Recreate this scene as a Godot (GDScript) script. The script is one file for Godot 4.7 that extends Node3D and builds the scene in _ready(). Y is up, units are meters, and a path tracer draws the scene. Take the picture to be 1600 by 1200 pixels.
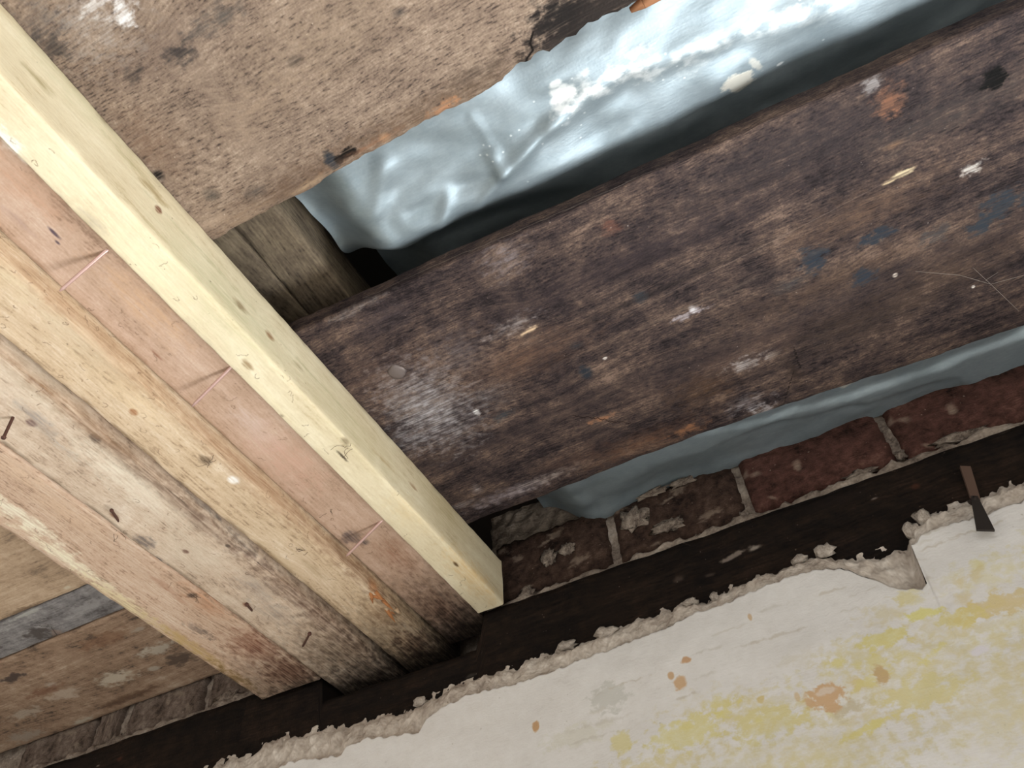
extends Node3D
# An old ceiling corner seen from below: wide dark boards on joists, roofing membrane above them,
# a brick wall with a timber wall plate and broken plaster. Metres; the floor is y = 0.

const TOP := 2.385          # underside of the boards
var nz := {}                # seamless noise, 1024 x 1024 bytes each
var fn := FastNoiseLite.new()
var fine_bump: ImageTexture

func _ready():
	# ---- camera
	var cam := Camera3D.new(); cam.name = "camera"
	cam.transform = Transform3D(Basis(Vector3(0.88363, -0.05133, -0.46537), Vector3(0.38185, 0.65415, 0.6529), Vector3(0.27091, -0.75462, 0.59763)).orthonormalized(), Vector3(0, 1.55, 0))
	cam.fov = 49.55; cam.near = 0.02; cam.far = 60.0
	add_child(cam); cam.current = true
	# ---- sky and exposure
	var env := Environment.new()
	env.background_mode = Environment.BG_SKY
	var sky := Sky.new(); var sm := PhysicalSkyMaterial.new()
	sm.energy_multiplier = 0.5
	sky.sky_material = sm; env.sky = sky
	env.tonemap_mode = Environment.TONE_MAPPER_LINEAR
	env.tonemap_exposure = 0.88
	env.sdfgi_enabled = true; env.ssao_enabled = true; env.ssil_enabled = true
	var we := WorldEnvironment.new(); we.name = "environment"; we.environment = env; add_child(we)
	# ---- area lights at the front window and at an added, unseen back window
	daylight_and_fill("daylight_and_fill", Vector3(0.55, 1.0, -1.02), Vector3(0.55, 1.0, 0), Vector2(1.1, 1.1), Color(0.965, 0.985, 1.0), WIN_FRONT)
	daylight_and_fill("daylight_and_fill", Vector3(0.0, 1.3, 2.98), Vector3(0.0, 1.3, 0), Vector2(1.6, 1.3), Color(0.975, 0.985, 1.0), FILL_BACK)  # fill added behind the camera to brighten the front wall

	make_noise()
	build_room()
	build_wall()
	build_ceiling()
	build_membrane()
	build_joists()
	build_small()

const WIN_FRONT := 10.5
const FILL_BACK := 3.6

func daylight_and_fill(called, at: Vector3, toward: Vector3, size: Vector2, col: Color, energy: float):
	var l := AreaLight3D.new(); l.name = called
	l.area_size = size; l.light_color = col; l.light_energy = energy
	l.area_range = 12.0; l.area_attenuation = 2.0
	l.shadow_enabled = true
	add_child(l, true)
	l.look_at_from_position(at, toward, Vector3.UP)

# ------------------------------------------------------------------ nodes
func thing(called, label, category, at := Vector3.ZERO, group := ""):
	var o := Node3D.new(); o.name = called; add_child(o, true)
	o.position = at
	o.set_meta("label", label); o.set_meta("category", category)
	if group: o.set_meta("group", group)
	return o

func structure(called, label := "", category := ""):
	var o := Node3D.new(); o.name = called; add_child(o, true); o.set_meta("kind", "structure")
	if label: o.set_meta("label", label); o.set_meta("category", category)
	return o

func obj(called, mesh: Mesh, mat: Material, parent, label := ""):
	var m := MeshInstance3D.new(); m.name = called; m.mesh = mesh; m.material_override = mat
	parent.add_child(m, true)
	m.cast_shadow = GeometryInstance3D.SHADOW_CASTING_SETTING_ON
	if label: m.set_meta("label", label)
	return m

func flat_mat(col: Color, rough := 0.85, metal := 0.0) -> StandardMaterial3D:
	var m := StandardMaterial3D.new(); m.albedo_color = col; m.roughness = rough; m.metallic = metal
	return m

func tex_mat(cv, rough := 0.8, relief := 0.06, spec := 0.5) -> StandardMaterial3D:
	var m := StandardMaterial3D.new()
	m.albedo_texture = ImageTexture.create_from_image(Image.create_from_data(cv.w, cv.h, false, Image.FORMAT_RGB8, cv.rgb))
	m.heightmap_enabled = true; m.heightmap_scale = relief
	m.heightmap_texture = ImageTexture.create_from_image(Image.create_from_data(cv.w, cv.h, false, Image.FORMAT_L8, cv.hgt))
	m.roughness = rough; m.metallic_specular = spec
	return m

# ------------------------------------------------------------------ textures
func noise_bytes(seed_: int, freq: float, octaves: int, sx := 1, gain := 0.5) -> PackedByteArray:
	var n := FastNoiseLite.new(); n.seed = seed_; n.frequency = freq
	n.noise_type = FastNoiseLite.TYPE_SIMPLEX_SMOOTH
	n.fractal_type = FastNoiseLite.FRACTAL_FBM if octaves > 1 else FastNoiseLite.FRACTAL_NONE
	n.fractal_octaves = octaves; n.fractal_gain = gain
	var im: Image = n.get_seamless_image(1024 / sx, 1024)
	if sx > 1: im.resize(1024, 1024, Image.INTERPOLATE_CUBIC)
	im.convert(Image.FORMAT_L8)
	return im.get_data()

func make_noise():
	nz.fine = noise_bytes(11, 0.22, 2)
	nz.mid = noise_bytes(12, 0.035, 4, 1, 0.6)
	nz.coarse = noise_bytes(13, 0.007, 4)
	nz.grain = noise_bytes(14, 0.20, 2, 16, 0.6)
	nz.band = noise_bytes(15, 0.03, 3, 8)
	nz.pore = noise_bytes(17, 0.26, 2, 5, 0.6)
	nz.wave = noise_bytes(16, 0.006, 1, 4)
	fn.seed = 5; fn.frequency = 1.0; fn.fractal_type = FastNoiseLite.FRACTAL_FBM; fn.fractal_octaves = 3

func muted(html: String) -> Color:
	var c := Color(html); c.s *= 0.84; return c

func lut(cols: Array) -> PackedByteArray:
	var g := Gradient.new()
	g.offsets = PackedFloat32Array(range(cols.size()).map(func(i): return float(i) / (cols.size() - 1)))
	g.colors = PackedColorArray(cols.map(func(c): return muted(c)))
	var b := PackedByteArray()
	for i in 256:
		var c := g.sample(i / 255.0)
		b.append_array([int(c.r * 255), int(c.g * 255), int(c.b * 255)])
	return b

# a canvas in metres: u0, v0 at pixel 0, 0; k holds the weights of the noises
func canvas(u0: float, v0: float, wm: float, hm: float, ppm: float, cols: Array, k: Dictionary, seed_: int) -> Dictionary:
	var w := int(wm * ppm); var h := int(hm * ppm)
	var L := lut(cols)
	var rgb := PackedByteArray(); rgb.resize(w * h * 3)
	var hgt := PackedByteArray(); hgt.resize(w * h)
	var F: PackedByteArray = nz.fine; var M: PackedByteArray = nz.mid; var C: PackedByteArray = nz.coarse
	var G: PackedByteArray = nz.grain; var B: PackedByteArray = nz.band; var V: PackedByteArray = nz.wave; var Q: PackedByteArray = nz.pore
	var kq: float = k.get("pore", 0.25)
	var kf: float = k.get("fine", 0.2); var km: float = k.get("mid", 0.4); var kc: float = k.get("coarse", 0.5)
	var kg: float = k.get("grain", 0.5); var kb: float = k.get("band", 0.5); var wob: float = k.get("wobble", 0.12)
	var off: float = 127.5 * (1.0 - kf - km - kc - kg - kb - kq) + k.get("lift", 0.0) * 255.0
	var pores: float = k.get("pores", 0.25)
	var ox := (seed_ * 197) & 1023; var oy := (seed_ * 331) & 1023
	var i := 0
	for y in h:
		var yy := y + oy
		for x in w:
			var xx := x + ox
			var c: int = C[((yy & 1023) << 10) | (xx & 1023)]
			var gy := int(yy + (V[((yy & 1023) << 10) | (xx & 1023)] - 128) * wob)
			var g: int = G[((gy & 1023) << 10) | (xx & 1023)]
			var b: int = B[((gy & 1023) << 10) | ((xx >> 1) & 1023)]
			var m: int = M[((yy & 1023) << 10) | (xx & 1023)]
			var q: int = Q[((gy & 1023) << 10) | (xx & 1023)]
			var f: int = F[((yy & 1023) << 10) | (xx & 1023)]
			var t := int(off + f * kf + m * km + c * kc + g * kg + b * kb + q * kq)
			if q < 84: t -= int((84 - q) * pores * 4.0)
			t = clampi(t, 0, 255) * 3
			rgb[i * 3] = L[t]; rgb[i * 3 + 1] = L[t + 1]; rgb[i * 3 + 2] = L[t + 2]
			hgt[i] = clampi((g + q + f + m) >> 2, 0, 255)
			i += 1
	return {u0 = u0, v0 = v0, wm = w / ppm, hm = h / ppm, w = w, h = h, ppm = ppm, rgb = rgb, hgt = hgt, ox = ox, oy = oy}

# a soft-edged, ragged patch of another colour; radii in metres
func patch(cv: Dictionary, u: float, v: float, ru: float, rv: float, col: String, a := 0.6, soft := 0.6, edge := 0.7, ang := 0.0, grainy := 0.0, raise := 0):
	var c := muted(col); var cr := c.r * 255.0; var cg := c.g * 255.0; var cb := c.b * 255.0
	var R: float = maxf(ru, rv) * 1.5 * cv.ppm
	var px: float = (u - cv.u0) * cv.ppm; var py: float = (v - cv.v0) * cv.ppm
	var ca := cos(deg_to_rad(ang)); var sa := sin(deg_to_rad(ang))
	var iu: float = 1.0 / (ru * cv.ppm); var iv: float = 1.0 / (rv * cv.ppm)
	var rgb: PackedByteArray = cv.rgb; var hgt: PackedByteArray = cv.hgt
	var M: PackedByteArray = nz.mid; var G: PackedByteArray = nz.grain; var F: PackedByteArray = nz.fine
	var w: int = cv.w; edge *= clampf(maxf(ru, rv) * cv.ppm / 28.0, 0.2, 1.0)
	for y in range(maxi(0, int(py - R)), mini(cv.h, int(py + R) + 1)):
		for x in range(maxi(0, int(px - R)), mini(w, int(px + R) + 1)):
			var dx := x - px; var dy := y - py
			var p := (dx * ca + dy * sa) * iu; var q := (dy * ca - dx * sa) * iv
			var d := p * p + q * q
			if d > 2.2: continue
			var at := ((int(y * 1.6 + 411) & 1023) << 10) | (int(x * 1.1 + 97) & 1023)
			d = sqrt(d) + (M[at] - 128) * edge * 0.0042 + (F[at] - 128) * edge * 0.0008
			if d >= 1.0: continue
			var t := a * minf(1.0, (1.0 - d) / (soft * 1.25))
			if grainy > 0.0: t *= clampf(1.0 + (G[((y & 1023) << 10) | (x & 1023)] - 140) * grainy * 0.02, 0.0, 1.3)
			t = minf(t, 1.0)
			var j := y * w + x
			if raise != 0: hgt[j] = clampi(hgt[j] + int(raise * t), 0, 255)
			j *= 3
			rgb[j] = int(rgb[j] + (cr - rgb[j]) * t); rgb[j + 1] = int(rgb[j + 1] + (cg - rgb[j + 1]) * t); rgb[j + 2] = int(rgb[j + 2] + (cb - rgb[j + 2]) * t)
	cv.rgb = rgb; cv.hgt = hgt

func stroke(cv: Dictionary, u0: float, v0: float, u1: float, v1: float, width: float, col: String, a := 0.8, jag := 0.0):
	var n := int(maxf(2.0, Vector2(u1 - u0, v1 - v0).length() * cv.ppm / 1.5))
	for i in n:
		var t := i / float(n - 1)
		var j := (fn.get_noise_2d(u0 * 90 + t * 9.0, v0 * 70) if jag > 0.0 else 0.0) * jag
		dot(cv, lerpf(u0, u1, t) + j * 0.5, lerpf(v0, v1, t) + j, width * 0.5, col, a * (1.0 - absf(t - 0.5) * 0.8))

func dot(cv: Dictionary, u: float, v: float, r: float, col: String, a: float):
	var c := Color(col); var px: float = (u - cv.u0) * cv.ppm; var py: float = (v - cv.v0) * cv.ppm; var rr: float = maxf(0.7, r * cv.ppm)
	for y in range(maxi(0, int(py - rr)), mini(cv.h, int(py + rr) + 2)):
		for x in range(maxi(0, int(px - rr)), mini(cv.w, int(px + rr) + 2)):
			var d := Vector2(x - px, y - py).length() / rr
			if d >= 1.0: continue
			var t := a * minf(1.0, (1.0 - d) * 2.0); var j: int = (y * cv.w + x) * 3
			cv.rgb[j] = int(lerpf(cv.rgb[j], c.r * 255, t)); cv.rgb[j + 1] = int(lerpf(cv.rgb[j + 1], c.g * 255, t)); cv.rgb[j + 2] = int(lerpf(cv.rgb[j + 2], c.b * 255, t))

func specks(cv: Dictionary, n: int, seed_: int, cols: Array, rmax := 0.0016, a := 0.7):
	var r := RandomNumberGenerator.new(); r.seed = seed_
	for i in n:
		dot(cv, cv.u0 + r.randf() * cv.wm, cv.v0 + r.randf() * cv.hm, rmax * (0.25 + 0.75 * pow(r.randf(), 3.0)), cols[r.randi() % cols.size()], a * r.randf_range(0.4, 1.0))

# stuck hair and dirt: short dark curls
func curls(cv: Dictionary, n: int, seed_: int, col := "4a3426", v1 := 1.0):
	var r := RandomNumberGenerator.new(); r.seed = seed_
	for i in n:
		var u: float = cv.u0 + r.randf() * cv.wm; var v: float = cv.v0 + r.randf() * cv.hm * v1
		var d := r.randf() * TAU; var turn := r.randf_range(-0.25, 0.25)
		for s in r.randi_range(3, 22):
			dot(cv, u, v, 0.0004, col, r.randf_range(0.15, 0.6))
			u += cos(d) * 0.0008; v += sin(d) * 0.0008; d += turn + r.randf_range(-0.7, 0.7)

# ------------------------------------------------------------------ shapes
func grid(nu: int, nv: int, pos: Callable, uvf: Callable, flip := false) -> ArrayMesh:
	var st := SurfaceTool.new(); st.begin(Mesh.PRIMITIVE_TRIANGLES)
	for j in nv + 1:
		for i in nu + 1:
			st.set_uv(uvf.call(i, j)); st.add_vertex(pos.call(i, j))
	add_quads(st, nu, nv, flip)
	st.generate_normals()
	return st.commit()

func add_quads(st: SurfaceTool, nu: int, nv: int, flip: bool, base := 0):
	for j in nv:
		for i in nu:
			var a := base + j * (nu + 1) + i; var b := a + 1; var c := b + nu + 1; var d := a + nu + 1
			for q in ([a, b, c, a, c, d] if flip else [a, c, b, a, d, c]): st.add_index(q)

# A long timber: its underside is seen first, then the side at c1. axis "x" or "z" is its length.
# v on the texture runs over the underside from c0 to c1 and on up the side.
func timber(axis: String, s0: float, s1: float, c0: float, c1: float, y0: float, y1: float, cv, opt := {}) -> ArrayMesh:
	var r: float = opt.get("r", 0.002); var amp: float = opt.get("amp", 0.0008); var freq: float = opt.get("freq", 14.0)
	var wane: float = opt.get("wane", 0.0); var step: float = opt.get("step", 0.008); var skew = opt.get("skew"); var has_skew: bool = skew != null
	var rnd: float = opt.get("seed", 1.0)
	var prof := []      # c, y, v, normal c, normal y
	var w := c1 - c0; var h := y1 - y0
	var nb := maxi(4, int(w / 0.008)); var nh := maxi(3, int(h / 0.012))
	var arc := func(cc, cy, a0, v):
		for k in 4:
			var a := deg_to_rad(a0 + 30.0 * k)
			prof.append([cc + cos(a) * r, cy + sin(a) * r, v + (k - 1.5) * r * 0.5, cos(a), sin(a)])
	arc.call(c0 + r, y0 + r, 180.0, 0.0)
	for k in range(1, nb): prof.append([c0 + w * k / nb, y0, w * k / nb, 0.0, -1.0])
	arc.call(c1 - r, y0 + r, 270.0, w)
	for k in range(1, nh): prof.append([c1, y0 + h * k / nh, w + h * k / nh, 1.0, 0.0])
	arc.call(c1 - r, y1 - r, 0.0, w + h)
	arc.call(c0 + r, y1 - r, 90.0, w + h + w)
	arc.call(c0 + r, y0 + r, 180.0, w + h + w + h)
	var np: int = prof.size() - 1 - 3
	prof.resize(np + 1)
	var ns := int((s1 - s0) / step)
	var st := SurfaceTool.new(); st.begin(Mesh.PRIMITIVE_TRIANGLES)
	for j in np + 1:
		var p = prof[0 if j == np else j]
		for i in ns + 1:
			var s := lerpf(s0, s1, i / float(ns))
			var e: Vector2 = skew.call(s) if has_skew else Vector2.ZERO
			var t: float = (p[0] - c0) / w
			var nn := fn.get_noise_3d(s * freq * 0.35 + rnd * 31.0, p[0] * freq, p[1] * freq) * amp * 2.0
			var corner := absf(p[3] * p[4]) * 2.0
			if wane > 0.0 and corner > 0.1: nn -= wane * corner * maxf(0.0, 0.3 + fn.get_noise_2d(s * 28.0 + rnd * 11.0, t * 40.0) * 2.0)
			var c: float = p[0] + lerpf(e.x, e.y, t) + p[3] * nn; var y: float = p[1] + p[4] * nn
			if y > y1: y = y1
			var v: float = (p[2] + (lerpf(e.x, e.y, t) if p[2] <= w else 0.0) + c0 - cv.v0) if opt.get("abs", false) else p[2]
			if j == np: v = w + h + w + h
			st.set_uv(Vector2((s - cv.u0) / cv.wm, v / cv.hm))
			st.add_vertex(Vector3(s, y, c) if axis == "x" else Vector3(c, y, s))
	add_quads(st, ns, np, axis == "z")
	# end caps
	for side in 2:
		var base := (np + 1) * (ns + 1) + side * (np + 1)
		var i: int = 0 if side == 0 else ns
		var e: Vector2 = skew.call(s0 if side == 0 else s1) if has_skew else Vector2.ZERO
		var mid := Vector2((c0 + c1 + e.x + e.y) / 2, (y0 + y1) / 2)
		st.set_smooth_group(side + 1)
		st.set_uv(Vector2(0.5, 0.5)); var s := s0 if side == 0 else s1
		st.add_vertex(Vector3(s, mid.y, mid.x) if axis == "x" else Vector3(mid.x, mid.y, s))
		for j in np:
			var p = prof[j]; var t: float = (p[0] - c0) / w
			var c: float = p[0] + lerpf(e.x, e.y, t)
			st.set_uv(Vector2((c - c0) * 0.7, (p[1] - y0) * 0.7)); st.add_vertex(Vector3(s, p[1], c) if axis == "x" else Vector3(c, p[1], s))
		for j in np:
			var a := base + 1 + j; var b := base + 1 + (j + 1) % np
			for q in ([base, a, b] if (side == 0) == (axis == "x") else [base, b, a]): st.add_index(q)
	st.generate_normals()
	return st.commit()

func box(a: Vector3, b: Vector3) -> ArrayMesh:
	var st := SurfaceTool.new(); var bm := BoxMesh.new(); bm.size = (b - a).abs()
	st.append_from(bm, 0, Transform3D(Basis(), (a + b) / 2)); return st.commit()

func boxes(list: Array) -> ArrayMesh:
	var st := SurfaceTool.new()
	for q in list:
		var bm := BoxMesh.new(); bm.size = (q[1] - q[0]).abs()
		st.append_from(bm, 0, Transform3D(Basis(), (q[0] + q[1]) / 2))
	return st.commit()

# a rod through points, with a radius at each
func rod(pts: Array, rad: Array, sides := 8, st_in = null):
	var st: SurfaceTool = st_in if st_in else SurfaceTool.new()
	if not st_in: st.begin(Mesh.PRIMITIVE_TRIANGLES)
	var n := pts.size()
	for k in n - 1:
		var a: Vector3 = pts[k]; var b: Vector3 = pts[k + 1]
		var d := (b - a).normalized(); var x := d.cross(Vector3.UP if absf(d.y) < 0.9 else Vector3.RIGHT).normalized(); var z := x.cross(d)
		for s in sides:
			var q := []
			for e in [[a, rad[k], s], [b, rad[k + 1], s], [b, rad[k + 1], s + 1], [a, rad[k], s + 1]]:
				var t: float = TAU * e[2] / sides; q.append(e[0] + (x * cos(t) + z * sin(t)) * e[1])
			for v in [q[0], q[1], q[2], q[0], q[2], q[3]]: st.add_vertex(v)
		for cap in [[0, a, rad[0], 1], [n - 2, b, rad[n - 1], -1]]:
			if cap[0] != k: continue
			for s in sides:
				var t0: float = TAU * s / sides; var t1: float = TAU * (s + 1) / sides
				var p0: Vector3 = cap[1] + (x * cos(t0) + z * sin(t0)) * cap[2]; var p1: Vector3 = cap[1] + (x * cos(t1) + z * sin(t1)) * cap[2]
				for v in ([cap[1], p0, p1] if cap[3] > 0 else [cap[1], p1, p0]): st.add_vertex(v)
	if st_in: return
	st.generate_normals(); return st.commit()

# a rough lump: squashed ball with noise
func lump(at: Vector3, rad: Vector3, rough := 0.35, freq := 2.2, seed_ := 1.0, sides := 12) -> ArrayMesh:
	return grid(sides, sides / 2, func(i, j):
		var th: float = TAU * (i % sides) / sides; var ph: float = PI * j / (sides / 2)
		var d := Vector3(sin(ph) * cos(th), cos(ph), sin(ph) * sin(th))
		return at + d * rad * (1.0 + rough * fn.get_noise_3d(d.x * freq + seed_ * 17.0, d.y * freq, d.z * freq) * 1.6),
		func(i, j): return Vector2(i / float(sides), j / float(sides)), true)

func along(line: Array, x: float) -> float:
	for k in line.size() - 1:
		if x <= line[k + 1].x: return lerpf(line[k].y, line[k + 1].y, clampf((x - line[k].x) / maxf(1e-5, line[k + 1].x - line[k].x), 0, 1))
	return line[-1].y

# ------------------------------------------------------------------ the room
func build_room():
	var white := flat_mat(Color("e9e4da"), 0.9)
	var fl = structure("floor"); obj("slab", box(Vector3(-2.2, -0.2, -1.4), Vector3(2.0, 0, 3.3)), flat_mat(Color("d3cfcb"), 0.8), fl)
	var wl = structure("wall_left"); obj("masonry", box(Vector3(-2.4, -0.2, -1.4), Vector3(-2.2, 2.8, 3.3)), white, wl)
	var wr = structure("wall_right"); obj("masonry", box(Vector3(1.8, -0.2, -1.4), Vector3(2.0, 2.8, 3.3)), white, wr)
	var wb = structure("wall_back")
	obj("masonry", boxes([[Vector3(-2.4, -0.2, 3.0), Vector3(-0.8, 2.8, 3.3)], [Vector3(0.8, -0.2, 3.0), Vector3(2.0, 2.8, 3.3)], [Vector3(-0.8, -0.2, 3.0), Vector3(0.8, 0.65, 3.3)], [Vector3(-0.8, 1.95, 3.0), Vector3(0.8, 2.8, 3.3)]]), white, wb)
	for q in [["window_1", 0.0, 1.1, 0.45, 1.55, -1.2], ["added_window_2", -0.8, 0.8, 0.65, 1.95, 3.15]]:  # the back window is added, out of view, to light the front wall
		var wd = structure(q[0]); var t := 0.05; var z: float = q[5]
		obj("frame", boxes([[Vector3(q[1], q[3], z - 0.03), Vector3(q[1] + t, q[4], z + 0.03)], [Vector3(q[2] - t, q[3], z - 0.03), Vector3(q[2], q[4], z + 0.03)], [Vector3(q[1] + t, q[3], z - 0.03), Vector3(q[2] - t, q[3] + t, z + 0.03)], [Vector3(q[1] + t, q[4] - t, z - 0.03), Vector3(q[2] - t, q[4], z + 0.03)]]), white, wd)
		var g := flat_mat(Color(1, 1, 1, 0.06), 0.02); g.transparency = BaseMaterial3D.TRANSPARENCY_ALPHA
		obj("pane", box(Vector3(q[1] + t, q[3] + t, z - 0.003), Vector3(q[2] - t, q[4] - t, z + 0.003)), g, wd)

# ------------------------------------------------------------------ the wall
func wall_lines():
	var front := [Vector2(-1.6, 2.150)]; var back := [Vector2(-1.6, 2.205)]
	for q in FRONT: front.append(q)
	for q in BACK: back.append(q)
	front.append(Vector2(1.2, 2.165)); back.append(Vector2(1.2, 2.21))
	return [front, back]

var FRONT := [Vector2(-0.8868, 2.1458), Vector2(-0.8697, 2.1512), Vector2(-0.8083, 2.1401), Vector2(-0.7669, 2.134), Vector2(-0.7568, 2.1458), Vector2(-0.7227, 2.1463), Vector2(-0.6773, 2.1387), Vector2(-0.6333, 2.1314), Vector2(-0.6178, 2.151), Vector2(-0.5856, 2.1612), Vector2(-0.5482, 2.1648), Vector2(-0.5012, 2.1604),
	Vector2(-0.4807, 2.1591), Vector2(-0.4303, 2.1581), Vector2(-0.3804, 2.1618), Vector2(-0.3172, 2.1655), Vector2(-0.2459, 2.1708), Vector2(-0.1988, 2.177), Vector2(-0.1631, 2.1761), Vector2(-0.1173, 2.1822), Vector2(-0.0687, 2.1858), Vector2(-0.0319, 2.1816), Vector2(-0.0055, 2.1742), Vector2(0.0093, 2.1586), Vector2(0.0347, 2.1318), Vector2(0.0462, 2.1219), Vector2(0.067, 2.1132), Vector2(0.0781, 2.1181), Vector2(0.0819, 2.1738), Vector2(0.103, 2.1851), Vector2(0.1453, 2.1842), Vector2(0.1826, 2.1831), Vector2(0.2204, 2.1844)]
var BACK := [Vector2(-1.0636, 2.1987), Vector2(-1.025, 2.2045), Vector2(-0.9576, 2.1973), Vector2(-0.9419, 2.2142), Vector2(-0.8966, 2.2124), Vector2(-0.8327, 2.2052), Vector2(-0.7407, 2.1927), Vector2(-0.6994, 2.1881), Vector2(-0.6595, 2.1918), Vector2(-0.6257, 2.1972), Vector2(-0.57, 2.201), Vector2(-0.4888, 2.2014),
	Vector2(-0.4204, 2.205), Vector2(-0.3339, 2.207), Vector2(-0.2835, 2.2134), Vector2(-0.2078, 2.2091), Vector2(-0.1874, 2.1965), Vector2(-0.1712, 2.206), Vector2(-0.1466, 2.2124), Vector2(-0.0736, 2.2157), Vector2(-0.0173, 2.2143), Vector2(-0.0092, 2.2006), Vector2(0.0056, 2.1947), Vector2(0.0519, 2.1965), Vector2(0.0813, 2.1947), Vector2(0.0915, 2.2059), Vector2(0.1133, 2.2176), Vector2(0.1326, 2.2251), Vector2(0.1686, 2.225), Vector2(0.2407, 2.2294)]

func build_wall():
	var wall = structure("wall_front", "old plastered wall with torn wallpaper, bare bricks and a broken plaster edge below the boards", "wall")
	var white := flat_mat(Color("e0dbd0"), 0.9)
	obj("masonry", boxes([[Vector3(-2.4, -0.2, -1.4), Vector3(0.0, 2.8, -1.13)], [Vector3(1.1, -0.2, -1.4), Vector3(2.0, 2.8, -1.13)], [Vector3(0.0, -0.2, -1.4), Vector3(1.1, 0.45, -1.13)], [Vector3(0.0, 1.55, -1.4), Vector3(1.1, 2.8, -1.13)]]), flat_mat(Color("3a302a"), 0.95), wall)
	obj("lower_plaster", boxes([[Vector3(-2.2, 0, -1.13), Vector3(0.0, 1.8, -0.98)], [Vector3(1.1, 0, -1.13), Vector3(1.8, 1.8, -0.98)], [Vector3(0.0, 0, -1.13), Vector3(1.1, 0.45, -0.98)], [Vector3(0.0, 1.55, -1.13), Vector3(1.1, 1.8, -0.98)]]), white, wall)
	var ln = wall_lines(); var front: Array = ln[0]; var back: Array = ln[1]
	# painted plaster
	var cv := canvas(-1.02, -2.22, 1.6, 0.44, 1250.0, ["bdb7b0", "d3cec8", "dad6d1", "dedad6"], {fine = 0.12, mid = 0.35, coarse = 0.3, grain = 0.05, band = 0.1, pores = 0.0}, 3)
	paint_plaster(cv)
	var pm := tex_mat(cv, 0.75, 0.05, 0.4)
	var nu := 640; var nv := 44; var x0 := -1.6; var x1 := 1.0
	obj("plaster", grid(nu, nv, func(i, j):
		var x: float = lerpf(x0, x1, i / float(nu))
		var top: float = along(front, x) + fn.get_noise_2d(x * 60.0, 3.0) * 0.004
		var t: float = pow(j / float(nv), 1.6); var y := lerpf(top, 1.8, t)
		return Vector3(x, y, -0.979 + fn.get_noise_2d(x * 7.0, y * 9.0) * 0.003 - (0.0015 if j == 0 else 0.0)),
		func(i, j):
			var x: float = lerpf(x0, x1, i / float(nu)); var y: float = lerpf(along(front, x), 1.8, pow(j / float(nv), 1.6))
			return Vector2((x + 1.02) / cv.wm, (2.22 - y) / cv.hm), true), pm, wall)
	# broken edge
	var rv := canvas(0, 0, 0.5, 0.3, 900.0, ["8f8072", "b0a192", "c8bbac", "e0d6ca"], {fine = 0.4, mid = 0.8, coarse = 0.5, grain = 0.0, band = 0.0, pores = 0.0}, 5)
	specks(rv, 500, 4, ["efe8dc", "4a3c33", "d8ccbb"], 0.002)
	var rm := tex_mat(rv, 0.95, 0.25, 0.2)
	nu = 760; nv = 14
	obj("plaster_edge", grid(nu, nv, func(i, j):
		var x: float = lerpf(x0, x1, i / float(nu)); var t: float = j / float(nv)
		var yf: float = along(front, x) + fn.get_noise_2d(x * 60.0, 3.0) * 0.004
		var yb: float = maxf(along(back, x) + fn.get_noise_2d(x * 45.0, 9.0) * 0.004, yf + 0.004)
		var y := lerpf(yf, yb, t)
		var z := -0.981 - 0.0075 * smoothstep(0.0, 0.16, t) - 0.013 * smoothstep(0.55, 1.0, t)
		var deep := smoothstep(0.065, 0.1, yb - yf); z -= deep * 0.010 * sin(PI * clampf(t * 0.9 + 0.05, 0, 1))
		var n := fn.get_noise_3d(x * 42.0, y * 42.0, 2.0) * 0.007 + fn.get_noise_3d(x * 120.0, y * 120.0, 5.0) * 0.003
		z = maxf(z + n * smoothstep(0.0, 0.2, t), -1.004)
		return Vector3(x, y + n * 0.4 * t, z),
		func(i, j): return Vector2(lerpf(x0, x1, i / float(nu)) * 2.0, j * 0.012), false), rm, wall)
	var r := RandomNumberGenerator.new(); r.seed = 8
	for q in LUMPS:
		obj("plaster_lump", lump(Vector3(q[0], q[1], -0.992), Vector3(q[2], q[3], 0.008), 0.5, 1.6, r.randf() * 9.0), rm, wall)
	# mortar bed and bricks above the wall plate
	var mv := canvas(0, 0, 0.5, 0.25, 900.0, ["4a3f37", "7a6a5d", "978777", "b0a192"], {fine = 0.4, mid = 0.7, coarse = 0.6, grain = 0.0, band = 0.0, pores = 0.0}, 9)
	specks(mv, 300, 2, ["d6cbbd", "3a2f28"], 0.002)
	var mm := tex_mat(mv, 0.95, 0.25, 0.2)
	nu = 420; nv = 44
	obj("mortar", grid(nu, nv, func(i, j):
		var x := lerpf(-1.7, 1.0, i / float(nu)); var y := lerpf(2.296, 2.52, j / float(nv))
		var lip := 1.0 - smoothstep(2.318 + fn.get_noise_2d(x * 26.0, 1.0) * 0.012, 2.334 + fn.get_noise_2d(x * 26.0, 1.0) * 0.012, y)
		var z := -1.032 + lip * 0.026 + fn.get_noise_3d(x * 38.0, y * 38.0, 1.0) * 0.006 + fn.get_noise_3d(x * 130.0, y * 130.0, 8.0) * 0.003
		if x > -0.84 and x < -0.535: z = -1.12
		return Vector3(x, y, z),
		func(i, j): return Vector2(lerpf(-1.7, 1.0, i / float(nu)) * 2.0, j * 0.0204), false), mm, wall)
	var bt := []
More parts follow.
